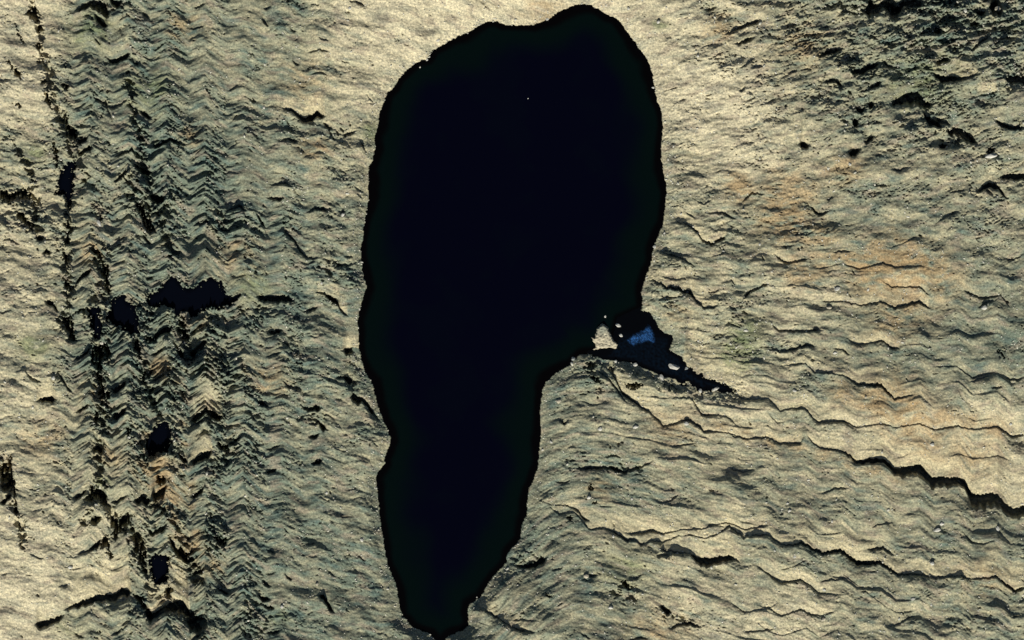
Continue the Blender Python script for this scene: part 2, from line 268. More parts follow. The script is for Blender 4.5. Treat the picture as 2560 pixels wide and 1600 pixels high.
gully(0,1200,[(1800,890,40),(1950,820,40)]); gully(0,1200,[(1380,450,40),(1440,490,40),(1590,400,50)]); gully(0,1200,[(1590,510,60),(1660,640,60),(1730,710,50),(1800,790,40)]); gully(0,1200,[(1260,200,50),(1330,150,70),(1430,190,60)]); gully(0,1200,[(1430,140,70),(1580,50,90)])
gully(0,1200,[(280,690,12),(400,740,16)]); gully(0,1200,[(0,890,8),(70,880,14)]); gully(0,1200,[(560,1000,14),(640,990,20)]); gully(0,1200,[(1050,210,30),(1210,140,26)]); gully(0,1200,[(2040,1010,30),(2180,1080,30)]); gully(0,1200,[(2180,980,20),(2300,900,20)])
gully(0,1200,[(0,60,60),(70,30,60),(130,-60,60)]); gully(0,1200,[(0,210,50),(120,120,40)]); gully(0,1200,[(700,1440,24),(800,1490,14)]); gully(0,1200,[(1060,1470,22),(1220,1350,24)]); gully(0,1200,[(1800,160,40),(1940,50,50)]); gully(0,1200,[(1790,700,14),(1930,560,20)])
# ---- clefts: outlines of deep gashes whose floor lies in shade
PITS = []
def pit(tx, ty, pts): PITS.append(np.array(sheet(tx, ty, pts)))
pit(0,0,[(245,110),(290,90),(310,60),(350,75),(370,130),(375,215),(350,225),(320,180),(280,170)]); pit(0,0,[(335,290),(370,240),(405,250),(390,300),(370,320)]); pit(0,0,[(330,430),(385,410),(400,460),(370,490)])
pit(0,0,[(420,860),(450,870),(480,950),(500,1050),(470,1010),(430,940)]); pit(0,0,[(580,780),(640,800),(650,860),(600,850)]); pit(0,0,[(590,1080),(640,1060),(640,1190),(720,1230),(730,1320),(690,1340),(640,1260),(610,1170)])
pit(0,0,[(135,215),(150,220),(225,410),(215,420)]); pit(0,0,[(60,560),(180,670),(210,750),(190,750),(130,690)]); pit(0,0,[(150,970),(205,990),(190,1020),(155,1000)]); pit(0,0,[(490,1340),(540,1380),(560,1510),(590,1530),(520,1530),(500,1400)]); pit(0,0,[(375,760),(430,755),(450,780),(420,800)])
pit(0,0,[(1900,800),(2000,880),(1960,870)])
pit(0,400,[(620,20),(720,0),(735,60),(700,130),(690,300),(675,420),(655,500),(640,430),(620,340),(490,310),(540,290),(530,200),(570,100)])
pit(0,400,[(0,300),(60,280),(90,330),(140,290),(190,290),(240,270),(290,320),(285,370),(230,380),(160,340),(100,420),(0,380)]); pit(0,400,[(150,480),(220,500),(250,570),(310,600),(320,690),(290,640),(220,590),(170,540)])
pit(0,400,[(650,540),(660,600),(655,760),(640,820),(610,800),(640,690),(630,570)]); pit(0,400,[(600,860),(640,900),(650,980),(630,1020),(600,930)]); pit(0,400,[(600,1090),(640,1150),(670,1210),(640,1240),(610,1180)])
pit(0,400,[(1580,1120),(1660,1085),(1700,1160),(1780,1220),(1830,1200),(1900,1140),(2000,1105),(2090,1150),(2130,1230),(2170,1290),(2290,1250),(2260,1320),(2180,1360),(2120,1400),(1960,1400),(1900,1440),(1850,1512),(1800,1500),(1780,1420),(1700,1440),(1660,1512),(1640,1400),(1540,1380),(1420,1400),(1380,1340),(1400,1270),(1500,1210)])
pit(0,400,[(1060,1310),(1180,1250),(1210,1350),(1270,1350),(1300,1440),(1310,1530),(1240,1600),(1100,1580),(990,1490),(1040,1420)]); pit(0,400,[(680,1450),(830,1380),(940,1395),(960,1512),(960,1650),(900,1640),(860,1520),(780,1440)])
pit(0,400,[(570,1490),(690,1480),(700,1600),(720,1700),(690,1720),(640,1640),(600,1560)]); pit(0,400,[(940,980),(1030,980),(1040,1120),(1050,1260),(1030,1290),(1000,1170),(960,1060)]); pit(0,400,[(940,520),(965,520),(965,600),(940,580)]); pit(0,400,[(1650,1500),(1740,1480),(1780,1600),(1790,1720),(1740,1740),(1690,1640)])
pit(0,400,[(1260,370),(1330,400),(1420,560),(1480,690),(1400,700),(1330,560)]); pit(0,400,[(920,880),(970,900),(1000,1000),(950,980)]); pit(0,400,[(530,0),(560,0),(560,50),(530,90)])
pit(0,800,[(900,230),(1000,210),(1050,280),(1050,370),(980,380),(960,470),(965,600),(1010,680),(1060,640),(1050,760),(980,740),(930,760),(960,660),(920,580),(915,450),(870,420),(860,330)])
pit(0,800,[(1400,1100),(1440,1040),(1500,970),(1580,950),(1625,1010),(1640,1150),(1630,1260),(1560,1250),(1500,1290),(1380,1330),(1320,1290),(1390,1220),(1250,1160),(1370,1120)]); pit(0,800,[(0,1370),(60,1340),(115,1260),(120,1500),(145,1512),(160,1760),(180,1850),(150,1850),(130,1640),(80,1540),(0,1560)])
pit(0,800,[(1260,200),(1320,200),(1340,380),(1310,360),(1270,280)]); pit(0,800,[(1330,440),(1380,500),(1370,600),(1340,560)]); pit(0,800,[(1200,1000),(1240,1020),(1240,1110),(1210,1090)]); pit(0,800,[(1050,0),(1320,-20),(1340,130),(1300,180),(1240,130),(1180,90),(1090,70)]); pit(0,800,[(1360,150),(1480,160),(1500,200),(1420,220),(1370,200)])
pit(0,800,[(890,860),(930,870),(930,990),(905,960)]); pit(0,800,[(1640,200),(1700,260),(1750,370),(1700,360)]); pit(0,800,[(1990,860),(2120,920),(2060,960),(1990,930)]); pit(0,800,[(2050,1160),(2150,1190),(2170,1260),(2080,1220)]); pit(0,800,[(1470,1470),(1560,1480),(1600,1530),(1500,1560)])
pit(0,1200,[(860,50),(900,90),(960,80),(1010,140),(1015,240),(980,250),(930,180),(820,210),(790,180),(850,130)]); pit(0,1200,[(1010,330),(1070,340),(1110,380),(1215,290),(1235,420),(1180,430),(1080,590),(1060,520),(1060,450)])
pit(0,1200,[(1240,430),(1280,480),(1340,520),(1370,620),(1385,720),(1420,760),(1420,900),(1380,920),(1350,860),(1290,720),(1250,560)]); pit(0,1200,[(1400,740),(1470,700),(1580,710),(1600,800),(1580,960),(1500,990),(1450,980),(1430,900)])
pit(0,1200,[(960,560),(1010,520),(1040,600),(1070,760),(1040,720),(1000,640),(920,640)]); pit(0,1200,[(1240,1070),(1300,1090),(1360,1110),(1390,1200),(1430,1260),(1420,1330),(1380,1340),(1370,1250),(1300,1160)]); pit(0,1200,[(170,400),(190,400),(200,470),(180,490)]); pit(0,1200,[(890,330),(960,350),(940,420),(830,420)])
pit(0,1200,[(1690,600),(1760,700),(1800,800),(1760,780),(1680,680)]); pit(0,1200,[(1600,980),(1630,1020),(1620,1130),(1540,1090),(1560,1030)]); pit(0,1200,[(2010,520),(2150,560),(2130,640),(2060,620)])

pit(1280,800,[(690,400),(850,360),(960,380),(980,440),(960,520),(900,440),(820,430),(760,480),(720,470)]); pit(1280,800,[(730,520),(800,540),(880,600),(840,600),(760,560)])
pit(1280,800,[(1060,590),(1130,600),(1250,590),(1180,640),(1100,650)]); pit(1280,800,[(1430,570),(1560,600),(1660,560),(1720,560),(1760,640),(1880,650),(2000,620),(2000,640),(1830,700),(1770,690),(1720,620),(1600,640),(1560,680),(1440,640)])
pit(1280,1200,[(720,40),(760,35),(770,80),(740,100),(715,80)]); pit(1280,1200,[(1050,950),(1090,960),(1110,1030),(1070,1020),(1030,1000)]); pit(1280,1200,[(300,1060),(350,1070),(390,1110),(330,1110)]); pit(1280,1200,[(540,330),(580,380),(525,375)]); pit(1280,1200,[(740,200),(800,190),(820,215),(760,225)])
pit(1920,0,[(2080,1390),(2120,1400),(2140,1450),(2065,1455)]); pit(1920,0,[(1180,60),(1260,60),(1240,130),(1210,150),(1170,120)]);
pit(640,800,[(1060,800),(1140,920),(1200,960),(1150,950),(1060,860)]); pit(640,400,[(640,1270),(700,1290),(770,1340),(780,1380),(720,1350)]); pit(1920,800,[(2160,250),(2200,290),(2240,370),(2190,340)])

# near-black sheets added to stand for the shade in the deepest hollows
SHADE_SHEETS = []
def shade_sheet(tx, ty, pts): SHADE_SHEETS.append(np.array(sheet(tx, ty, pts)))
SHADE_LABELS = ['black heart shaped tarn in the folded rock left of the lake', 'black tarn under a ragged rock point, just left of the heart shaped one', 'narrow black tarn, leftmost of the row of dark water at left',
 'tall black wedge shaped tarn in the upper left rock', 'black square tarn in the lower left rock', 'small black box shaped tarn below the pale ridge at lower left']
shade_sheet(0,400,[(1580,1120),(1660,1085),(1700,1160),(1780,1220),(1830,1200),(1900,1140),(2000,1105),(2090,1150),(2130,1230),(2170,1290),(2290,1250),(2260,1320),(2180,1360),(2120,1400),(1960,1400),(1900,1440),(1850,1500),(1800,1490),(1780,1420),(1700,1440),(1660,1500),(1630,1400),(1540,1380),(1430,1390),(1390,1340),(1400,1280),(1500,1230)])
shade_sheet(0,400,[(1060,1310),(1180,1260),(1210,1350),(1270,1360),(1300,1440),(1320,1640),(1250,1650),(1180,1600),(1080,1560),(990,1490),(1040,1420)])
shade_sheet(0,400,[(830,1390),(940,1395),(960,1512),(975,1680),(900,1700),(870,1600),(850,1480)])
shade_sheet(0,400,[(640,20),(710,10),(725,60),(700,130),(690,300),(675,420),(655,490),(640,430),(620,340),(500,310),(545,290),(540,200),(580,100)])
shade_sheet(0,800,[(1400,1100),(1440,1040),(1500,970),(1580,950),(1610,1010),(1615,1150),(1600,1240),(1530,1250),(1460,1270),(1400,1290),(1390,1220),(1370,1120)])
shade_sheet(0,1200,[(1400,740),(1470,700),(1580,710),(1600,800),(1580,960),(1500,990),(1450,980),(1430,900)])
BROKEN = [(255,760,26,40,.9),(250,850,24,60,.9),(500,775,90,34,.55),(330,790,60,50,.7),(245,800,40,60,.7),(180,470,30,60,.5),(405,1090,50,50,.6),(400,1430,40,60,.5),(2200,16,150,26,.8),(2450,30,90,40,.5),(2280,250,50,20,.8),(2340,300,40,30,.8),(2400,350,50,20,.8),(2120,165,60,30,.5),(2080,210,60,30,.5),(2000,60,50,30,.4),(1845,790,45,50,.55),(1795,745,40,16,.5),(1830,850,30,40,.4),(2300,80,90,60,.35),(2500,130,60,60,.35),
 (1640,930,80,18,1.),(1700,960,60,22,1.),(1765,980,40,16,.9),(1590,925,50,16,.7),(1460,925,50,30,.6),(1500,960,50,40,.5),(1880,150,60,40,.4),(40,490,40,30,.9),(80,560,30,50,.7),(330,470,40,70,.7),(385,520,60,50,.8),(420,430,50,30,.5),(560,560,50,60,.6),(500,800,90,30,.7),(610,770,50,20,.6),
 (830,670,50,24,.8),(890,690,30,30,.6),(895,900,26,40,.8),(880,960,30,40,.5),(640,780,50,30,.6),(700,850,60,40,.4),(560,940,50,60,.6),(570,1130,40,60,.7),(780,1040,50,26,.6),(640,1560,60,40,.6),(540,1330,40,70,.6),(130,1240,60,40,.3),(270,20,80,24,.6),(330,60,60,50,.4),(760,300,50,24,.5),
 (1310,1400,50,26,.8),(1560,1480,50,40,.7),(1480,1400,60,50,.3),(1690,1540,70,20,.6),(1550,1170,80,20,.6),(1480,1150,60,16,.4),(2050,1290,60,40,.4),(2460,470,60,24,.6),(2030,900,40,20,.5),(1260,1440,50,30,.5),(2440,1560,100,40,.4),(1200,1500,30,30,.4),(1670,1390,50,12,.6),(200,320,30,40,.5),(470,330,50,40,.5)]
FRACTURES = [[(75,0),(95,70),(110,160),(130,240),(150,300),(170,370),(160,440),(162,540),(160,620),(165,690)],[(165,300),(185,350),(200,420)],[(225,600),(245,660),(262,720)],[(160,690),(160,770)],
 [(225,700),(230,760),(240,840),(238,920),(248,980),(240,1060),(235,1120),(245,1180),(290,1240),(325,1300),(350,1370),(390,1430),(440,1450),(480,1500)],[(290,700),(310,760),(335,840),(345,900),(370,960),(385,1030)],
 [(420,740),(440,800),(450,860)],[(40,360),(70,400),(80,460),(90,540)],[(0,1080),(20,1120),(30,1180),(45,1230),(60,1290)],[(150,740),(175,800)],[(340,1180),(400,1210),(440,1290),(470,1370)],[(230,1160),(200,1230)],[(300,180),(330,300),(350,420),(375,500),(410,600)]]
ORANGE = [(1740,430,28,1.),(1750,455,26,1.),(1865,455,60,.8),(1995,400,40,.7),(1850,525,60,.7),(2110,620,80,.7),(2200,660,70,.5),(2060,650,60,.5),(380,868,28,.9),(370,1110,40,.9),(400,1170,40,.7),(470,760,26,.5),
 (745,350,34,.5),(560,600,60,.3),(2110,940,70,.5),(2130,1000,60,.4),(1900,110,60,.4),(1700,70,40,.5),(1590,1010,60,.35),(1600,740,30,.3),(2300,1090,60,.4),(2200,1050,60,.4),(450,325,26,.6),(215,590,30,.6),(100,1040,60,.3),(1290,25,60,.35),
 (720,190,60,.25),(640,900,50,.35),(2120,750,70,.4),(1900,640,50,.6),(1940,560,40,.5),(1420,1560,60,.4),(1560,1500,70,.35),(2330,1370,60,.3),(430,60,50,.3),(260,1080,40,.35),(1420,1150,40,.3),(450,1290,40,.4),(500,1340,30,.4),(220,930,30,.4)]
ORANGE += [(350 + 12 * k, 1030 + 40 * k, 14, .55) for k in range(8)] + [(420 + 6 * k, 900 + 50 * k, 12, .4) for k in range(9)] + [(1960 + 45 * k, 610 + 6 * (k % 3), 20, .7) for k in range(6)] + [(1990 + 60 * k, 930 + 14 * k, 34, .5) for k in range(7)] + [(1700 + 60 * k, 1010 + 16 * k, 26, .35) for k in range(8)]
GREEN = [(78,365,22,1.),(80,820,34,.8),(1745,835,44,.9),(1760,780,40,.6),(215,75,50,.5),(350,215,60,.35),(1560,60,22,.4),(245,1140,20,.6),(660,1460,20,.4),(600,680,40,.4),(880,310,24,.6),(1480,1340,60,.3),(150,1480,60,.2),(2150,200,80,.25),(2220,180,60,.25)]

# ------------------------------------------------------------------ the height of the land
TANE = math.tan(SUN_EL)
def tri(ph, up):
    ph = ph - np.floor(ph)
    return np.where(ph < up, ph / up, (1 - ph) / (1 - up))
def chevron(X, Y):
    """zigzag of the rock beds: amount (m) by which a bed swings north at X"""
    P = 96.3 * S
    wob = 3.0 * pn(X / 60, Y / 50, 5)
    L = tri((X + wob * .4 - 280 * S) / P, 0.42)
    R = tri((X + wob * .4 - 1949 * S) / P, 0.64)
    k = sstep(520, 600, X)
    return L * (1 - k) + R * k, (X - 280 * S) / P

def build_height(xs, ys):
    X, Y = np.meshgrid(xs.astype(np.float32), ys.astype(np.float32))
    F = sstep(-260, -20, X) * sstep(1284, 1044, X) * sstep(-260, -20, Y) * sstep(900, 660, Y)     # surveyed area
    tan_ = cmap(MAP_TAN, X, Y); rough = cmap(MAP_ROUGH, X, Y); chev = cmap(MAP_CHEV, X, Y)
    left = 1 - sstep(440, 600, X)
    swing, ph = chevron(X, Y)
    # belts of broken, fractured rock
    brk = np.zeros_like(X)
    for (bx_, by_, rx_, ry_, s_) in BROKEN:
        q = ((X - bx_ * S) / (rx_ * S)) ** 2 + ((Y - by_ * S) / (ry_ * S)) ** 2
        brk = np.maximum(brk, s_ * np.exp(-q * .8))
    for line in FRACTURES:
        l = np.array([(p[0] * 1.0583 * S, p[1] * 1.0583 * S) for p in line]); m_ = X < 300
        dd = np.full(X[m_].shape, 1e9, np.float32); xj = X[m_] + 4.5 * pn(Y[m_] / 13, X[m_] / 40, 216) + 2.2 * pn(Y[m_] / 5, X[m_] / 9, 217)
        for a_, b_ in zip(l[:-1], l[1:]):
            dx_, dy_ = b_ - a_; t_ = np.clip(((xj - a_[0]) * dx_ + (Y[m_] - a_[1]) * dy_) / (dx_ * dx_ + dy_ * dy_), 0, 1)
            dd = np.minimum(dd, np.hypot(xj - a_[0] - t_ * dx_, Y[m_] - a_[1] - t_ * dy_))
        brk[m_] = np.maximum(brk[m_], (1.30 + .5 * pn(X[m_] / 20, Y[m_] / 26, 218)) * np.exp(-(dd / 5.2) ** 2))
    rough = np.clip(rough + .25 * brk, 0, 1)
    drift = (X - 400) * 0.17 * left + (1 - left) * (X - 830) * (-.18 + .46 * np.clip((Y - 90) / 420, 0, 1))
    A = chev * (14.5 * left + 17 * (1 - left)) * (1 + .45 * pn(X / 44, Y / 60, 14))
    V = Y + A * swing - drift
    # patchiness
    pat = fbm(X / 46, Y / 30, 40, 3)
    pat2 = fbm(X / 17, V / 7, 60, 3)
    amp = (0.12 + 0.80 * rough + 1.7 * rough ** 2.5) * np.clip(1 + 1.1 * pat, 0.15, 2.4) * (.62 + .38 * left + .5 * sstep(.65, .9, rough))
    frac = (X - 280 * S) / (96.3 * S); frac = frac - np.floor(frac)
    smooth = left * sstep(0.2, 0.5, chev) * (sstep(-.06, .04, frac) * (1 - sstep(.36, .46, frac)) + sstep(.94, 1.0, frac))   # clean-bedded flanks
    h = 9 + 7.0 * fbm(X / 150, Y / 120, 3, 3) + (1.5 + 2.7 * rough) * fbm(X / 34, V / 17, 9, 3) + 2.9 * fbm((X + .8 * Y) / 70, (Y - .5 * X) / 34, 16, 2)
    # beds
    st = fbm(X / 34, (V + 1.8 * pn(X / 7, Y / 7, 25)) / 10.5, 21, 4, gain=.52) * (1.8 + 1.1 * left * sstep(.3, .8, chev))
    st2 = pn(X / 17, V / 1.7, 77) + .6 * pn(X / 26, V / 3.1, 79)
    h += amp * (0.95 * st * np.clip(1 + .9 * pn(X / 26, Y / 20, 26), .25, 1.8) * (0.40 + .6 * chev) * (.24 + .55 * smooth + .38 * (1 - left)) + 0.5 * st2 * (.06 + smooth))
    tl = 1 - np.abs(pn(X / 42, V / 11, 31)); h += amp * 1.3 * np.clip(tl - .72, 0, 1) * 3.0
    hb = h.copy(); h = h * 0
    # grain: loose rock, faintly combed up to the north-east
    U1 = X * .87 - Y * .5; U2 = X * .5 + Y * .87
    comb = np.clip(1.25 - .9 * rough * (.3 + .7 * left), .3, 1)
    gr = fbm(X / 4.2, Y / 3.2, 90, 3, gain=.62) * (1 - .5 * comb) + fbm(U1 / 8.5, U2 / 2.0, 95, 3) * 1.0 * comb * (1 - left * .6)
    gr2 = np.abs(pn(X / 3.1, Y / 2.4, 123))
    h += amp * (1 - .8 * smooth) * (0.62 * gr + 0.42 * gr2)
    blk = fbm(X / 9, Y / 6.5, 140, 2) + 1.3 * fbm(X / 19, Y / 12, 145, 2) * (1 - .6 * left)
    h += amp * 1.1 * blk * (1 - .6 * smooth)
    cr = sstep(.10, .03, np.abs(pn(X / 26 + Y / 55, V / 22, 150))) * sstep(.0, .35, pat2)      # small cracks
    h -= amp * 1.2 * cr
    # stepped terraces on the right: short dark risers, wide treads leaning south
    ter = (1 - left) * sstep(210, 300, Y) * sstep(545, 620, X)
    for (pd_, sd_, am_) in ((17.0, 33, 1.9), (8.3, 34, .5)):
        f_ = (V + 5.5 * fbm(X / 90, V / 40, sd_, 2) + .8 * pn(X / 9, Y / 9, sd_)) / pd_
        f_ = f_ - np.floor(f_)
        h += ter * am_ * sstep(-.15, .55, pn(X / 60, V / 14, sd_ + 5)) * np.where(f_ < .13, f_ / .13, (1 - f_) / .87)
    # chinks between blocks: small deep holes, crowded where the rock is broken
    den = np.clip(-.08 + .75 * rough + .42 * pat + .20 * left * chev - .45 * smooth + .08 * (1 - left) * sstep(300, 160, Y) * sstep(690, 780, X), 0, 1.1) * (1 - .85 * smooth)
    den = np.maximum(den * (1 - .2 * brk), np.clip(brk * .75 + .25 * pat2, 0, 1.0))
    c1 = pn(X / 2.9, Y / 2.0, 161) + .35 * pn(X / 1.2, Y / 1.0, 162) + .45 * pn(X / 13, Y / 9, 163)
    hole = sstep(.98 - .72 * den, 1.12 - .72 * den, c1)
    c2 = pn(U1 / 5.2, U2 / 1.7, 171) + .5 * pn(X / 17, Y / 12, 172)
    hole = np.maximum(hole, .8 * sstep(1.02 - .66 * den, 1.14 - .66 * den, c2))
    c3 = pn((X + .45 * Y) / 9, V / 2.6, 175) + .55 * pn(X / 22, V / 14, 176)
    hole = np.maximum(hole, sstep(1.0 - .5 * den, 1.12 - .5 * den, c3))
    W1 = X * .5 + Y * .87; W2 = X * .87 - Y * .5
    c4 = pn(W1 / 10, W2 / 3.6, 181) + .5 * pn(X / 4, Y / 3, 183) + .5 * pn(X / 30, Y / 24, 184)
    hole = np.maximum(hole, 1.7 * sstep(1.12 - .5 * den * (.35 + .65 * left), 1.3 - .5 * den * (.35 + .65 * left), c4))
    c5 = fbm((X - .3 * Y) / 9.0, Y / 8.0, 195, 3, gain=.5)
    hole = np.maximum(hole, 1.5 * sstep(.60 - .85 * brk, 1.05 - .80 * brk, c5) * sstep(.2, .6, brk))
    h -= hole * (1.3 + 2.6 * rough + 1.6 * brk) * F
    h += amp * .35 * fbm(W1 / 11, W2 / 2.3, 190, 2) * (1 - smooth)
    h += (.15 * pn(X / 1.5, Y / 1.25, 210) + .30 * pn(X / 2.7, Y / 2.1, 211)) * (.55 + .45 * np.clip(1 + pat, 0, 2)) * (1 - .35 * smooth) * F
    grain = h; h = hb
    # broad lie of the land: pale ground leans to the south, dull ground to the north
    dyv = np.gradient(ys)[:, None].astype(np.float32)
    lean = (tan_ - .5) * sstep(-300, 0, X) * sstep(1324, 1024, X) * sstep(-260, -20, Y) * sstep(900, 660, Y)
    macro = -np.cumsum((lean + .22 * pat * F) * dyv, 0) * .60
    rows = (ys > 0) & (ys < 640)
    fitx = ys[rows] - 320
    sl_ = (macro[rows] * fitx[:, None]).sum(0) / (fitx ** 2).sum(); mn_ = macro[rows].mean(0)
    macro = macro - (mn_[None, :] + sl_[None, :] * np.clip(ys[:, None] - 320, -330, 330))
    # gullies
    D = np.zeros_like(h); M = np.zeros_like(h)
    rr = np.random.RandomState(5)
    for pts, rise in G:
        px = np.array([p[0] for p in pts]); o = np.argsort(px, kind='stable'); px = px[o]
        px = px + np.arange(len(px)) * 1e-4
        py = np.array([p[1] for p in pts])[o]; pw = np.array([p[2] for p in pts])[o] / 3.78 * S
        i0, i1 = np.searchsorted(xs, [px[0] - 2, px[-1] + 2])
        if i1 <= i0 + 1: continue
        xx = xs[i0:i1].astype(np.float32)
        jit = 0.9 * pn(xx / 3.5, xx * 0 + py[0], 7) + .7 * pn(xx / 1.5, xx * 0 + py[0], 8)
        yl = np.interp(xx, px, py)
        w = np.interp(xx, px, pw) * 1.2
        L = px[-1] - px[0]; e = min(5.0, .3 * L)
        w = w * sstep(px[0] - 1.5, px[0] + e, xx) * sstep(px[-1] + 1.5, px[-1] - e, xx)
        w = np.maximum(w, .05)
        dep = .95 * w + .3
        lo = yl.min() - 5 * (3.5 + 1.5 * w.max()) * rise; hi = yl.max() + w.max() * 1.6 + 4
        j0, j1 = np.searchsorted(ys, [lo, hi])
        if j1 <= j0: continue
        T = ys[j0:j1, None].astype(np.float32) - yl[None, :]        # + = south of the line
        b = (3.5 + 1.5 * w) * rise
        T = T + jit[None, :] * np.exp(-(T / 4) ** 2) * np.clip(w / 2.5, .45, 1.5)[None, :]
        wj = w * (1 + .35 * pn(xx / 4, xx * 0 + py[-1], 12))
        south = np.clip(1 - T / w[None, :], 0, 1)
        soft = .18 * np.exp(-np.clip(T - w, 0, None) / (1.0 + w * .6)) 
        south = np.maximum(south, 0) * .82 + soft * (T > 0)
        north = np.exp(-(-T) / b[None, :])
        prof = np.where(T >= 0, south, north)
        core = sstep(0, .35, T) * sstep(1.0, .55, T / wj[None, :])
        D[j0:j1, i0:i1] -= dep[None, :] * prof + core * (np.minimum(2.4 * w, 15) * (.35 + .65 * sstep(2.2, 5.5, w)))[None, :]
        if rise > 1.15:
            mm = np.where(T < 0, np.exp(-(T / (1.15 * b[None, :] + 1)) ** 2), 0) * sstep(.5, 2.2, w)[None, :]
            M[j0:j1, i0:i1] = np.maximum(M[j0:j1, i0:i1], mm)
    # clefts
    for poly in PITS:
        i0, i1 = np.searchsorted(xs, [poly[:, 0].min() - 1, poly[:, 0].max() + 1])
        j0, j1 = np.searchsorted(ys, [poly[:, 1].min() - 1, poly[:, 1].max() + 1])
        if i1 <= i0 + 1 or j1 <= j0 + 1: continue
        Xs = X[j0:j1, i0:i1]; Ys = Y[j0:j1, i0:i1]
        ins = inside(poly, Xs + 2.4 * fbm(Xs / 4, Ys / 4, 50, 3), Ys + 2.4 * fbm(Xs / 4, Ys / 4, 51, 3)) & (fbm(Xs / 3, Ys / 3, 54, 2) < .62)
        dy = np.gradient(ys[j0:j1])[:, None]
        acc = np.zeros_like(Xs); run = np.zeros(Xs.shape[1], np.float32)
        for j in range(Xs.shape[0] - 1, -1, -1):
            run = np.where(ins[j], run + dy[j], 0); acc[j] = run
        d = np.minimum(acc * 3.0, 26) + ins * 2.0
        D[j0:j1, i0:i1] -= d
    h = h + D * F + grain * (1 - .72 * M) * np.clip(F, .15, 1)
    # water bodies
    wx = X + .9 * pn(X / 5, Y / 5, 70) + .5 * pn(X / 1.9, Y / 1.9, 71); wy = Y + .9 * pn(X / 5, Y / 5, 72) + .5 * pn(X / 1.9, Y / 1.9, 73)
    tail = sstep(668, 684, X) * sstep(360, 368, Y) * sstep(780, 750, X)
    wx2 = wx + tail * 3.0 * fbm(X / 4, Y / 4, 230, 3); wy2 = wy + tail * 3.0 * fbm(X / 4, Y / 4, 231, 3)
    sw = np.maximum(sdf(LAKE, wx, wy), sdf(POND, wx2, wy2))
    # the seam between lake and pond is open water
    m = (np.abs(X - 604) < 60) & (np.abs(Y - 335) < 45)
    seam = np.array([(1603,776),(1550,800),(1540,850),(1520,880),(1475,884)]) * S
    dseam = np.full(X.shape, 99, np.float32)
    for a, b2 in zip(seam[:-1], seam[1:]):
        dx, dy2 = b2 - a; t = np.clip(((X[m] - a[0]) * dx + (Y[m] - a[1]) * dy2) / (dx * dx + dy2 * dy2), 0, 1)
        dseam[m] = np.minimum(dseam[m], np.hypot(X[m] - a[0] - t * dx, Y[m] - a[1] - t * dy2))
    inw = sw > -1.2
    sw = np.where((dseam < 3.4) & inw & (sw < 3) & (np.hypot(X - 641.2, Y - 310.4) > 3) & (np.hypot(X - 590, Y - 353.6) > 3), 3.0, sw)
    out = np.clip(-sw, 0, 60)
    bank = sstep(0, 16, out); h = h + macro * sstep(2, 60, out)
    low = 0.7 + .22 * out + amp * (.55 * gr + .4 * blk) * .9 + grain * .25
    land = h * bank + np.maximum(low, .35) * (1 - bank)
    land = np.where(out < 7, np.maximum(land, .3), land)
    deep = -0.6 - np.clip(sw, 0, 40) * .35
    z = np.where(sw > 0, deep, land)
    # far country
    R = np.hypot(np.maximum(np.abs(X - 512) - 512, 0), np.maximum(np.abs(Y - 320) - 320, 0))
    far = sstep(30, 1500, R)
    z += far * (110 * (fbm(X / 900, Y / 800, 200, 4) + .5)) + sstep(3000, 6500, R) * 160
    return X, Y, z.astype(np.float32), tan_, rough, pat, pat2, smooth, F, sw, V, M

def carve_shade_sheets(X, Y, z, xs, ys, shade_sheets):
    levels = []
    for poly in shade_sheets:
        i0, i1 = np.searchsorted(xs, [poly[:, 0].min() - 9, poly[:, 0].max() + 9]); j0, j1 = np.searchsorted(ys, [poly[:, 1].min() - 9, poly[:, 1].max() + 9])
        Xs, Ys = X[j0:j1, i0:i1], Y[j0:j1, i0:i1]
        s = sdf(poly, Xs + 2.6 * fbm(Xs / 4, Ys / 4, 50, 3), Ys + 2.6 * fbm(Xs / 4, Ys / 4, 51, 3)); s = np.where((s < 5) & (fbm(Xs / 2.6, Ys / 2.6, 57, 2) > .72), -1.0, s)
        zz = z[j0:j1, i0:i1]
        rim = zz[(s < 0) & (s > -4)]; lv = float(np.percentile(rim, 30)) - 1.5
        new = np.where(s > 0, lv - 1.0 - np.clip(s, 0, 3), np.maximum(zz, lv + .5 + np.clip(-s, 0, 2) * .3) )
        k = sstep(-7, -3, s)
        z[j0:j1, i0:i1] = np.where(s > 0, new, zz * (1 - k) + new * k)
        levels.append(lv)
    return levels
def axis(n0, n1, step, reach, margin):
    core = np.arange(n0 - margin, n1 + margin + step, step)
    o = []; d = step; x = core[-1]
    while x < n1 + reach: d = min(d * 1.045, 90); x += d; o.append(x)
    o = np.array(o)
    l = (n0 - margin) - (o - core[-1])
    return np.concatenate([l[::-1], core, o])
STEP = 0.62
xs = axis(0, 1024, STEP, 7500, 8); ys = axis(0, 640, STEP, 7500, 8)
X, Y, Z, tan_, rough, pat, pat2, smooth, F, SW, V, M = build_height(xs, ys)
TLEV = carve_shade_sheets(X, Y, Z, xs, ys, SHADE_SHEETS)
ny, nx = X.shape
def height_at(px, py):
    i = min(max(np.searchsorted(xs, px) - 1, 0), nx - 2); j = min(max(np.searchsorted(ys, py) - 1, 0), ny - 2)
    return float(Z[j:j + 2, i:i + 2].mean())
def world(px, py): return px - 512.0, 320.0 - py

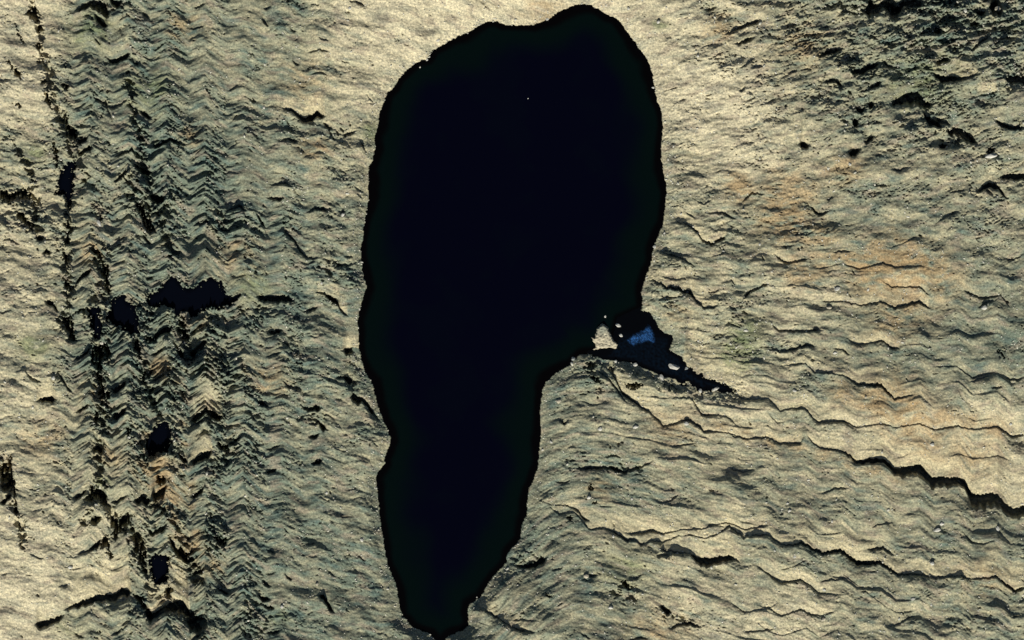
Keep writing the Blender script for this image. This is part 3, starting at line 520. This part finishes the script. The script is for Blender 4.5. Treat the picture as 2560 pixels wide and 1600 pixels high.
def grid_mesh(name, X, Y, Z, keep=None, cols=None):
    ny, nx = X.shape
    co = np.empty((ny * nx, 3), np.float32)
    co[:, 0] = (X - 512).ravel(); co[:, 1] = (320 - Y).ravel(); co[:, 2] = Z.ravel()
    j, i = np.mgrid[0:ny - 1, 0:nx - 1]
    a = (j * nx + i); f = np.stack([a, a + nx, a + nx + 1, a + 1], -1).reshape(-1, 4)
    if keep is not None:
        kq = (keep[:-1, :-1] | keep[1:, :-1] | keep[1:, 1:] | keep[:-1, 1:]).ravel(); f = f[kq]
        used = np.zeros(ny * nx, bool); used[f.ravel()] = True
        idx = np.cumsum(used) - 1; co = co[used]; f = idx[f]
        if cols is not None: cols = {k: v.reshape(-1, v.shape[-1])[used] for k, v in cols.items()}
    elif cols is not None: cols = {k: v.reshape(-1, v.shape[-1]) for k, v in cols.items()}
    me = bpy.data.meshes.new(name)
    me.vertices.add(len(co)); me.vertices.foreach_set('co', co.ravel())
    me.loops.add(f.size); me.loops.foreach_set('vertex_index', f.astype(np.int32).ravel())
    me.polygons.add(len(f)); me.polygons.foreach_set('loop_start', np.arange(0, f.size, 4, dtype=np.int32))
    me.polygons.foreach_set('use_smooth', np.ones(len(f), bool))
    if cols:
        for k, v in cols.items():
            at = me.attributes.new(k, 'FLOAT_COLOR', 'POINT'); at.data.foreach_set('color', v.astype(np.float32).ravel())
    me.update(calc_edges=True); me.validate()
    o = bpy.data.objects.new(name, me); C.objects.link(o)
    return o

# ------------------------------------------------------------------ materials
def nodes(name):
    m = bpy.data.materials.new(name); m.use_nodes = True
    nt = m.node_tree; nt.nodes.clear()
    out = nt.nodes.new('ShaderNodeOutputMaterial'); b = nt.nodes.new('ShaderNodeBsdfPrincipled')
    nt.links.new(b.outputs[0], out.inputs[0]); return m, nt, b
def rock_material(name, attr=None, base=(.5, .47, .4)):
    m, nt, b = nodes(name); N = nt.nodes; Lk = nt.links
    tc = N.new('ShaderNodeTexCoord')
    if attr:
        a = N.new('ShaderNodeAttribute'); a.attribute_name = attr; col = a.outputs['Color']
    else:
        r = N.new('ShaderNodeRGB'); r.outputs[0].default_value = (*base, 1); col = r.outputs[0]
    n1 = N.new('ShaderNodeTexNoise'); n1.inputs['Scale'].default_value = .55; n1.inputs['Detail'].default_value = 5; n1.inputs['Roughness'].default_value = .7
    Lk.new(tc.outputs['Object'], n1.inputs['Vector'])
    rp = N.new('ShaderNodeValToRGB'); rp.color_ramp.elements[0].position = .3; rp.color_ramp.elements[0].color = (.42, .45, .46, 1)
    rp.color_ramp.elements[1].position = .72; rp.color_ramp.elements[1].color = (1.35, 1.32, 1.25, 1)
    Lk.new(n1.outputs['Fac'], rp.inputs[0])
    mx = N.new('ShaderNodeMixRGB'); mx.blend_type = 'MULTIPLY'; mx.inputs[0].default_value = 1
    Lk.new(col, mx.inputs[1]); Lk.new(rp.outputs[0], mx.inputs[2]); Lk.new(mx.outputs[0], b.inputs['Base Color'])
    b.inputs['Roughness'].default_value = .95; b.inputs['Specular IOR Level'].default_value = .1
    n2 = N.new('ShaderNodeTexNoise'); n2.inputs['Scale'].default_value = .8; n2.inputs['Detail'].default_value = 4
    Lk.new(tc.outputs['Object'], n2.inputs['Vector'])
    bp = N.new('ShaderNodeBump'); bp.inputs['Strength'].default_value = .4; bp.inputs['Distance'].default_value = .5
    Lk.new(n2.outputs['Fac'], bp.inputs['Height']); Lk.new(bp.outputs[0], b.inputs['Normal'])
    return m

# colour of the ground: pale dry heath, grey green rock, rust and moss patches
def ground_colour():
    P = 1 / S
    tan_c = np.array([.374, .328, .210]); grey_c = np.array([.124, .148, .112]); brown_c = np.array([.18, .145, .10]); teal_c = np.array([.058, .098, .092])
    oran_c = np.array([.27, .19, .10]); gre_c = np.array([.10, .13, .06]); pink_c = np.array([.29, .235, .19])
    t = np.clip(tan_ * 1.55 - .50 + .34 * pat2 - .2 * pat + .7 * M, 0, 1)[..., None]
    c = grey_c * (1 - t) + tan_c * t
    hi = sstep(.62, 1.0, tan_ + .12 * pat2)[..., None] * .8; c = c * (1 - hi) + np.array([.44, .39, .27]) * hi
    k = sstep(.15, .7, fbm(X / 22, V / 9, 300, 3))[..., None] * .55; c = c * (1 - k) + (brown_c * .6 + pink_c * .4) * k
    k = sstep(.1, .65, fbm(X / 26, V / 8, 320, 3))[..., None] * .6 * (1 - .6 * t); c = c * (1 - k) + teal_c * k
    for lst, cc in ((ORANGE, oran_c), (GREEN, gre_c)):
        for (ox, oy, r, s) in lst:
            ox, oy, r = ox * 1.0583 * S, oy * 1.0583 * S, r * 1.0583 * S
            i0, i1 = np.searchsorted(xs, [ox - 3 * r, ox + 3 * r]); j0, j1 = np.searchsorted(ys, [oy - 3 * r, oy + 3 * r])
            if i1 <= i0 or j1 <= j0: continue
            dx = X[j0:j1, i0:i1] - ox; dy = V[j0:j1, i0:i1] - V[(j0 + j1) // 2, (i0 + i1) // 2]
            q = np.exp(-((dx / r) ** 2 + ((Y[j0:j1, i0:i1] - oy) / (r * .8)) ** 2) * 1.1) * np.clip(1 + 1.6 * pat2[j0:j1, i0:i1] , 0, 3)
            q = (np.clip(q * 1.1 * s, 0, .65))[..., None]
            c[j0:j1, i0:i1] = c[j0:j1, i0:i1] * (1 - q) + cc * q
    g = fbm(X / 1.7, Y / 1.5, 400, 2)[..., None]; c = c * (1 + .24 * g * F[..., None])
    g = fbm(X / 5, V / 2.0, 420, 2)[..., None]; c = c * (1 + .26 * g * F[..., None] * np.array([1, .95, .8]))
    c = np.clip(c, .02, .6)
    c = np.where((SW > 0)[..., None], np.array([.05, .06, .05]), c)
    return np.concatenate([c, np.ones(c.shape[:2] + (1,))], -1)
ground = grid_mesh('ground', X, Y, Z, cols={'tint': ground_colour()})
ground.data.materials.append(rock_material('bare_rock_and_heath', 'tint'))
tag(ground, 'bare folded tan and grey green rock hillside around the lake', 'hillside', kind='structure')

def water_material(name, kind):
    m, nt, b = nodes(name); N = nt.nodes; Lk = nt.links
    a = N.new('ShaderNodeAttribute'); a.attribute_name = 'tint'
    Lk.new(a.outputs['Color'], b.inputs['Base Color'])
    b.inputs['Roughness'].default_value = .12 if kind == 'lake' else .3
    b.inputs['IOR'].default_value = 1.33; b.inputs['Specular IOR Level'].default_value = {'lake': .14, 'tarn': .04, 'pond': .12}[kind]
    tc = N.new('ShaderNodeTexCoord'); n = N.new('ShaderNodeTexNoise'); n.inputs['Scale'].default_value = .9; n.inputs['Detail'].default_value = 4
    Lk.new(tc.outputs['Object'], n.inputs['Vector'])
    bp = N.new('ShaderNodeBump'); bp.inputs['Strength'].default_value = .12; bp.inputs['Distance'].default_value = .2
    Lk.new(n.outputs['Fac'], bp.inputs['Height']); Lk.new(bp.outputs[0], b.inputs['Normal'])
    return m
def water(name, poly, z, kind):
    st = 1.6 if kind == 'lake' else .8
    gx = np.arange(poly[:, 0].min() - 5, poly[:, 0].max() + 5, st); gy = np.arange(poly[:, 1].min() - 5, poly[:, 1].max() + 5, st)
    WX, WY = np.meshgrid(gx.astype(np.float32), gy.astype(np.float32))
    s = sdf(poly, WX, WY)
    if kind == 'lake':
        # shallow peaty edge, green shelf, deep navy middle
        w = s * (1 + .5 * pn(WX / 50, WY / 50, 9)) + 1.0 * pn(WX / 12, WY / 12, 19)
        dxs = np.abs(WX - 604) + np.abs(WY - 320)
        w = np.where((dxs < 50), np.minimum(w, s), w)
        a1 = sstep(4.0, 9.5, w)[..., None]; a2 = sstep(12, 44, w)[..., None]
        c = np.array([.0008, .0006, .0006]) * (1 - a1) + np.array([.0007, .0026, .0023]) * a1
        c = c * (1 - a2) + np.array([.0006, .0007, .0034]) * a2
        k = (sstep(.1, .6, fbm(WX / 60, WY / 60, 501, 3)) * .5)[..., None]; c = c * (1 - k * a2) + np.array([.0007, .0013, .0034]) * k * a2
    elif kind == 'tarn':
        c = np.ones(WX.shape + (3,)) * np.array([.0006, .0009, .0020]) * (1 + .8 * sstep(1, 6, s))[..., None]  # near-black colour painted in place of hollow shade, slightly lighter inward
    else:
        c = np.ones(WX.shape + (3,)) * np.array([.0007, .0009, .0014])
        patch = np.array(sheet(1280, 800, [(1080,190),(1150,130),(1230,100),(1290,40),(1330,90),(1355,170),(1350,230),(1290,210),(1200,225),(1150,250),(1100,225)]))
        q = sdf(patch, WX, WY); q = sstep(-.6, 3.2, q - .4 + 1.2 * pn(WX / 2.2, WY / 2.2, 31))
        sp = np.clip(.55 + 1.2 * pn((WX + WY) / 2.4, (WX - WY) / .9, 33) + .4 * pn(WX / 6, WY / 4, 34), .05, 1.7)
        c += (q * sp)[..., None] * np.array([.016, .060, .165])  # blue reflection off the ripples, painted into the water colour
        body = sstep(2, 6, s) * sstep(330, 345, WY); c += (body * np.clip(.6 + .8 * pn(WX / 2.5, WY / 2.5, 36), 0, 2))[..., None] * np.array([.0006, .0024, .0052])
    c = np.concatenate([c, np.ones(c.shape[:2] + (1,))], -1)
    o = grid_mesh(name, WX, WY, np.full(WX.shape, z, np.float32), keep=s > -3.0, cols={'tint': c})
    o.data.materials.append(water_material(name + '_water', kind)); return o
lake = tag(water('lake', LAKE, 0.0, 'lake'), 'long black lake with a dark green shallow rim', 'lake', kind='structure')
pond = tag(water('pond', POND, 0.05, 'pond'), 'small dark pond with a bright blue rippled patch', 'pond', kind='structure')

for ti, (poly, lv) in enumerate(zip(SHADE_SHEETS, TLEV)):
    tag(water('tarn', poly, lv, 'tarn'), SHADE_LABELS[ti], 'tarn', 'black tarns in the folded rock at left', kind='structure')  # flat black sheets added where the hollows are only in shadow
# ------------------------------------------------------------------ islet
gx = np.arange(1465, 1560, 1.2) * S; gy = np.arange(797, 886, 1.2) * S
IX, IY = np.meshgrid(gx.astype(np.float32), gy.astype(np.float32))
si = sdf(ISLET, IX + .8 * pn(IX / 2.5, IY / 2.5, 80), IY + .8 * pn(IX / 2.5, IY / 2.5, 81))
up = sstep(-1.0, 2.2, si)
iz = -1.6 + up * (3.0 + .8 * fbm(IX / 7, IY / 5, 84, 3) + .6 * pn(IX / 2.2, IY / 1.9, 85) + (IY.max() - IY) * .07)
ic = np.array([.36, .32, .23]) * (1 + .35 * fbm(IX / 3, IY / 2.5, 88, 2))[..., None]
k = sstep(340, 328, IY + 4 * pn(IX / 5, IY / 5, 86))[..., None] * .7; ic = ic * (1 - k) + np.array([.15, .17, .14]) * k
islet = grid_mesh('islet', IX, IY, iz.astype(np.float32), keep=si > -2.2, cols={'tint': np.concatenate([np.clip(ic, .04, .8), np.ones(ic.shape[:2] + (1,))], -1)})
islet.data.materials.append(rock_material('islet_rock', 'tint'))
tag(islet, 'small ragged tan rock islet between the black lake and the blue pond', 'islet')

# ------------------------------------------------------------------ boulders
stone_mats = [rock_material('pale_boulder', base=(.42, .405, .36)), rock_material('tan_boulder', base=(.38, .34, .26)), rock_material('grey_boulder', base=(.22, .23, .22))]
def stone_geo(seed, sub=2, fl=.75):
    import bmesh
    bm = bmesh.new(); bmesh.ops.create_icosphere(bm, subdivisions=sub, radius=1.0)
    r = random.Random(seed); off = Vector((r.uniform(0, 90), r.uniform(0, 90), r.uniform(0, 90)))
    cuts = [Vector((r.gauss(0, 1), r.gauss(0, 1), r.gauss(.3, 1))).normalized() for _ in range(9)]
    lim = [r.uniform(.62, .85) for _ in cuts]
    for v in bm.verts:
        p = v.co * (1 + .28 * mnoise.noise(v.co * 1.3 + off))
        for c, l in zip(cuts, lim):
            d = p.dot(c)
            if d > l: p -= c * (d - l) * .9
        v.co = Vector((p.x, p.y, p.z * fl))
    return bm
boulder_meshes = []
for mi in range(3):
    for k in range(4):
        bm = stone_geo(40 + mi * 7 + k, 3); me = bpy.data.meshes.new('boulder'); bm.to_mesh(me); bm.free()
        me.materials.append(stone_mats[mi]); boulder_meshes.append(me)
# (map x, map y, half width in map units, stretch, turn in degrees, tone 0 pale 1 tan 2 grey, label)
B = [
(1571,22,5,1.0,0,0,'pale boulder on the smooth tan slope above the right side of the lake tip'),
(1645,56,6,1.1,20,0,'bright boulder with a black shadow on tan ground, uphill from the upper right shore'),
(1665,20,3.5,1,0,0,'small boulder near the top edge, right of the lake tip and furthest from shore'),
(1633,219,5,.8,70,0,'white rock standing in the black edge water of the upper right shore'),
(1320,246,2.2,1,0,0,'tiny pale rock alone in the open upper middle of the lake'),
(1744,141,4,1.2,10,0,'pale boulder on speckled ground far right of the upper right shore'),
(1654,162,3.5,1.3,0,0,'flattish pale boulder just inland of the upper right shore bend'),
(875,22,5,1.2,20,0,'cream boulder on the tan slope near the top edge, left of the lake'),
(1067,149,4.5,1,0,0,'white boulder on the point of the upper left shore'),
(1050,168,2.6,1.2,0,0,'small white rock in the water just off the upper left shore'),
(1094,101,5,1.6,15,0,'long pale boulder on the tan slope above the upper left shore'),
(660,269,4.5,1,0,0,'pale boulder on grey banded rock well left of the upper left shore'),
(857,537,6.5,1.1,30,0,'bright white boulder left of the middle left shore'),
(804,708,4.5,1,0,0,'pale boulder among dark banded rock left of the shore dip'),
(1513,791,4,1,0,0,'white rock standing in lake water just above the tan islet'),
(1636,617,5.5,1.1,60,0,'white boulder at the waterline of the right shore above the headland'),
(1661,583,4,1,0,0,'pale boulder slightly inland where the right shore turns inwards'),
(1718,730,4.5,1.2,0,0,'pale boulder at the elbow of the dark crack above the tan headland'),
(1662,746,4,1,0,0,'round pale boulder on the tan headland right of the shore'),
(1899,611,4,1,0,0,'small pale boulder below a rusty patch on the right slope'),
(2092,722,7,1.7,20,0,'long white boulder inside the brown band of the right slope'),
(2170,724,4.5,1.3,60,0,'thin pale boulder right of the long white boulder in the brown band'),
(2073,769,6,1.6,5,1,'long tan boulder below the brown band on the right slope'),
(2174,474,6.5,1.1,0,1,'blocky tan boulder on the grey slope at the upper right'),
(2124,411,5.5,1.1,0,0,'pale boulder on speckled tan ground at the upper right'),
(2460,769,7,1.6,10,0,'pale slab in dark broken rock near the right edge'),
(2475,390,9,2.2,0,0,'wide bright slab with a black hollow behind it near the upper right edge'),
(2412,27,7,1.1,0,0,'pale boulder in the dark blocky rock of the top right corner'),
(2495,22,8,1.4,0,1,'large tan block beside the blackest hollow of the top right corner'),
(1654,944,7,1.9,-55,0,'brightest white slab tilted in black shade below the blue pond'),
(1683,917,9,2.8,-12,0,'long narrow pale slab in the dark water right of the white tilted slab'),
(1587,912,6,1.8,15,0,'pale slab on the lower bank of the blue pond'),
(1788,973,7,1.9,20,0,'white slab in the dark gully right of the pond'),
(1751,977,6,1.4,-55,0,'slanting white boulder at the left end of the dark gully right of the pond'),
(1716,921,5,1.3,30,2,'grey rock in shade at the right corner of the blue pond'),
(1746,852,4,1,-50,0,'pale boulder on green tinged rock right of the pond'),
(1552,838,5.5,1.4,-30,0,'pale rock in the channel right of the tan islet'),
(1545,813,6,1.8,-25,0,'long pale rock off the top of the tan islet'),
(1539,903,5,1.1,-50,0,'white rock at the left corner of the pond bank'),
(1433,898,7,1.1,0,2,'grey green block on the lake shore left of the tan islet'),
(1500,1072,6,1.4,0,0,'left one of two pale boulders on the tan slope below the pond'),
(1588,1067,6.5,1.5,0,0,'right one of two pale boulders on the tan slope below the pond'),
(1378,1105,4.5,1.4,0,0,'white boulder close to the lower right shore, upper of a pair'),
(1357,1124,4,1.2,0,0,'white boulder close to the lower right shore, lower of a pair'),
(1396,1003,7,1.2,10,1,'tan boulder on speckled ground right of the shore below the narrows'),
(1715,1058,6.5,1.5,-10,0,'pale flat boulder tucked under the kink of the long zigzag ledge'),
(1865,826,5.5,1.3,-30,0,'pale boulder in broken dark rock right of the pond hillside'),
(2087,882,5,1.6,0,0,'pale boulder between two zigzag ledges on the right slope'),
(1986,977,4.5,1.8,0,0,'thin pale boulder on the grey bench above the long ledge'),
(2163,993,4.5,1,0,1,'tan boulder with a dark hollow on the brown grey bench'),
(2526,1060,5,1.2,0,0,'pale boulder near the right edge above the long tan ledge'),
(2497,891,6,1.9,-60,0,'steeply tilted pale slab near the right edge'),
(2330,1111,5.5,1.5,-10,0,'pale boulder above the great black cliff shadow'),
(2354,1309,7,1.1,0,0,'pale boulder below the great cliff shadow at the lower right'),
(2343,1325,6,2.2,10,0,'long pale slab just below left of the boulder at the lower right'),
(1472,1243,6.5,1.1,0,0,'bright boulder above the double ledge near the lower right shore'),
(1424,1299,7,1.3,-10,2,'grey boulder with a pointed shadow below the double ledge'),
(1693,1384,4.5,1,0,0,'small white boulder at the left end of the short black gash'),
(1526,1518,6,1.4,-15,0,'white boulder with a dark hollow behind it on the bottom slope'),
(1533,1341,4.5,1,0,0,'small pale boulder under the double ledge where it steepens'),
(1579,1247,4.5,1.1,0,0,'pale boulder with a round shadow above the double ledge'),
(1465,1440,8,1.2,-20,1,'broad tan boulder in the rough ground right of the lake foot'),
(1968,1258,4,1.3,0,0,'upper one of two pale boulders on the dark grey slope'),
(1973,1276,5,1.2,0,0,'lower one of two pale boulders on the dark grey slope'),
(2079,1303,4,1,0,0,'pale boulder with a pointed shadow above the lower ledge'),
(2494,1322,6,1.8,-60,0,'tilted pale slab near the right edge below the cliff'),
(2330,1408,6,1.3,-20,0,'pale boulder just above the lower ledge with a round shadow'),
(1936,1376,4,1,0,0,'small pale boulder beneath the start of the lower ledge'),
(1985,1391,5,1.3,20,0,'pale boulder beneath the lower ledge, right of the smaller one'),
(2060,1474,5,1.5,0,0,'pale boulder at the lower right with a flat shadow'),
(2281,1497,5,1.8,15,0,'long pale boulder on the tan patch of the bottom right slope'),
(2327,1512,4,1,0,0,'small pale boulder right of the tan patch at the bottom right'),
(2058,1548,7,1.2,30,1,'broad pinkish tan boulder near the bottom edge at right'),
(249,559,6,2.4,-55,0,'narrow white slab leaning on the dark folded rock at left'),
(25,475,4.5,1,0,0,'pale boulder in the dark patch at the left edge'),
(254,857,5.5,1.5,0,0,'white rock between two black clefts at left'),
(135,945,6,1.2,0,0,'white boulder on the smooth pale strip at left'),
(461,857,5,1.5,-20,0,'pale rock in the black cleft under the dark hollow at left'),
(418,1108,7,1.2,-10,0,'pale block lying in the black square cleft at lower left'),
(324,1093,6,1.1,0,0,'pale block left of the black square cleft'),
(175,1418,7,1.3,0,0,'bright boulder on the smooth pale ground at lower left'),
(817,1232,4.5,1.1,0,0,'pale boulder left of the lower lake on banded grey rock'),
(905,1349,5,1.4,-40,0,'pale boulder with a dark hollow near the lower left shore'),
(793,1460,5.5,1,0,1,'tan boulder above a yellow tan patch at the bottom'),
(705,1516,6,1.1,0,0,'pale boulder near the bottom edge left of the lake foot'),
(1192,1493,2.6,1,0,0,'small pale rock off the shore at the foot of the lake'),
(1288,49,4,1.1,0,0,'pale boulder on the yellow tan bank above the top shore'),
(1368,48,4.5,1.5,40,0,'pale boulder at the waterline where the top shore bends up'),
]
rnd = random.Random(3)
lakez = 0.0
for bi, (bx, by, hw, st, turn, tone, label) in enumerate(B):
    me = boulder_meshes[tone * 4 + rnd.randrange(4)]
    o = bpy.data.objects.new('boulder', me); C.objects.link(o)
    px, py = bx * S, by * S; r = hw * S * .76
    wx, wy = world(px, py)
    z = max(height_at(px, py), -r * .35)
    o.location = (wx, wy, z + r * .30)
    o.scale = (r * st, r, r * rnd.uniform(1.0, 1.25)); o.rotation_euler = (rnd.uniform(-.15, .15), rnd.uniform(-.15, .15), math.radians(turn) + rnd.uniform(-.1, .1))
    tag(o, label, 'boulder', 'boulders lying about the lake and slopes')

# ------------------------------------------------------------------ countless loose stones: one object
def stones(name, n, seed, label):
    rs = np.random.RandomState(seed)
    bm = stone_geo(9, 1, .8); bv = np.array([v.co[:] for v in bm.verts]); bf = np.array([[v.index for v in f.verts] for f in bm.faces]); bm.free()
    vs = []; k = 0
    cand_x = rs.rand(n * 12) * 1024; cand_y = rs.rand(n * 12) * 640
    ii = np.clip(np.searchsorted(xs, cand_x) - 1, 0, nx - 1); jj = np.clip(np.searchsorted(ys, cand_y) - 1, 0, ny - 1)
    s = SW[jj, ii]; ro = rough[jj, ii]; pa = pat[jj, ii]; zz = Z[jj, ii]; sm = smooth[jj, ii]
    w = (0.12 + ro * .9 + .7 * np.clip(pa, 0, 1)) * (1 - .8 * sm)
    w = np.where((s > -9) & (s < 0), 2.4, w); w = np.where(s > .1, 0, w) 
    ok = rs.rand(len(w)) * 2.0 < w
    sel = np.nonzero(ok)[0][:n]
    for q in sel:
        r = .45 * math.exp(rs.randn() * .38); a = rs.rand() * 6.28
        c, s_ = math.cos(a), math.sin(a)
        p = bv * np.array([r * (1 + rs.rand() * .6), r, r * (.8 + .4 * rs.rand())])
        p = np.stack([p[:, 0] * c - p[:, 1] * s_, p[:, 0] * s_ + p[:, 1] * c, p[:, 2]], 1)
        vs.append(p + np.array([cand_x[q] - 512, 320 - cand_y[q], zz[q] + r * .2]))
    V_ = np.concatenate(vs); nf = len(bf); m = len(sel)
    F_ = (bf[None] + (np.arange(m) * len(bv))[:, None, None]).reshape(-1, 3)
    me = bpy.data.meshes.new(name); me.vertices.add(len(V_)); me.vertices.foreach_set('co', V_.astype(np.float32).ravel())
    me.loops.add(F_.size); me.loops.foreach_set('vertex_index', F_.astype(np.int32).ravel())
    me.polygons.add(len(F_)); me.polygons.foreach_set('loop_start', np.arange(0, F_.size, 3, dtype=np.int32))
    me.update(calc_edges=True)
    o = bpy.data.objects.new(name, me); C.objects.link(o); me.materials.append(rock_material('loose_stone', base=(.46, .44, .37)))
    return tag(o, label, 'stones', kind='stuff')
stones('loose_stones', 12000, 4, 'countless small pale stones strewn over the slopes and shore')
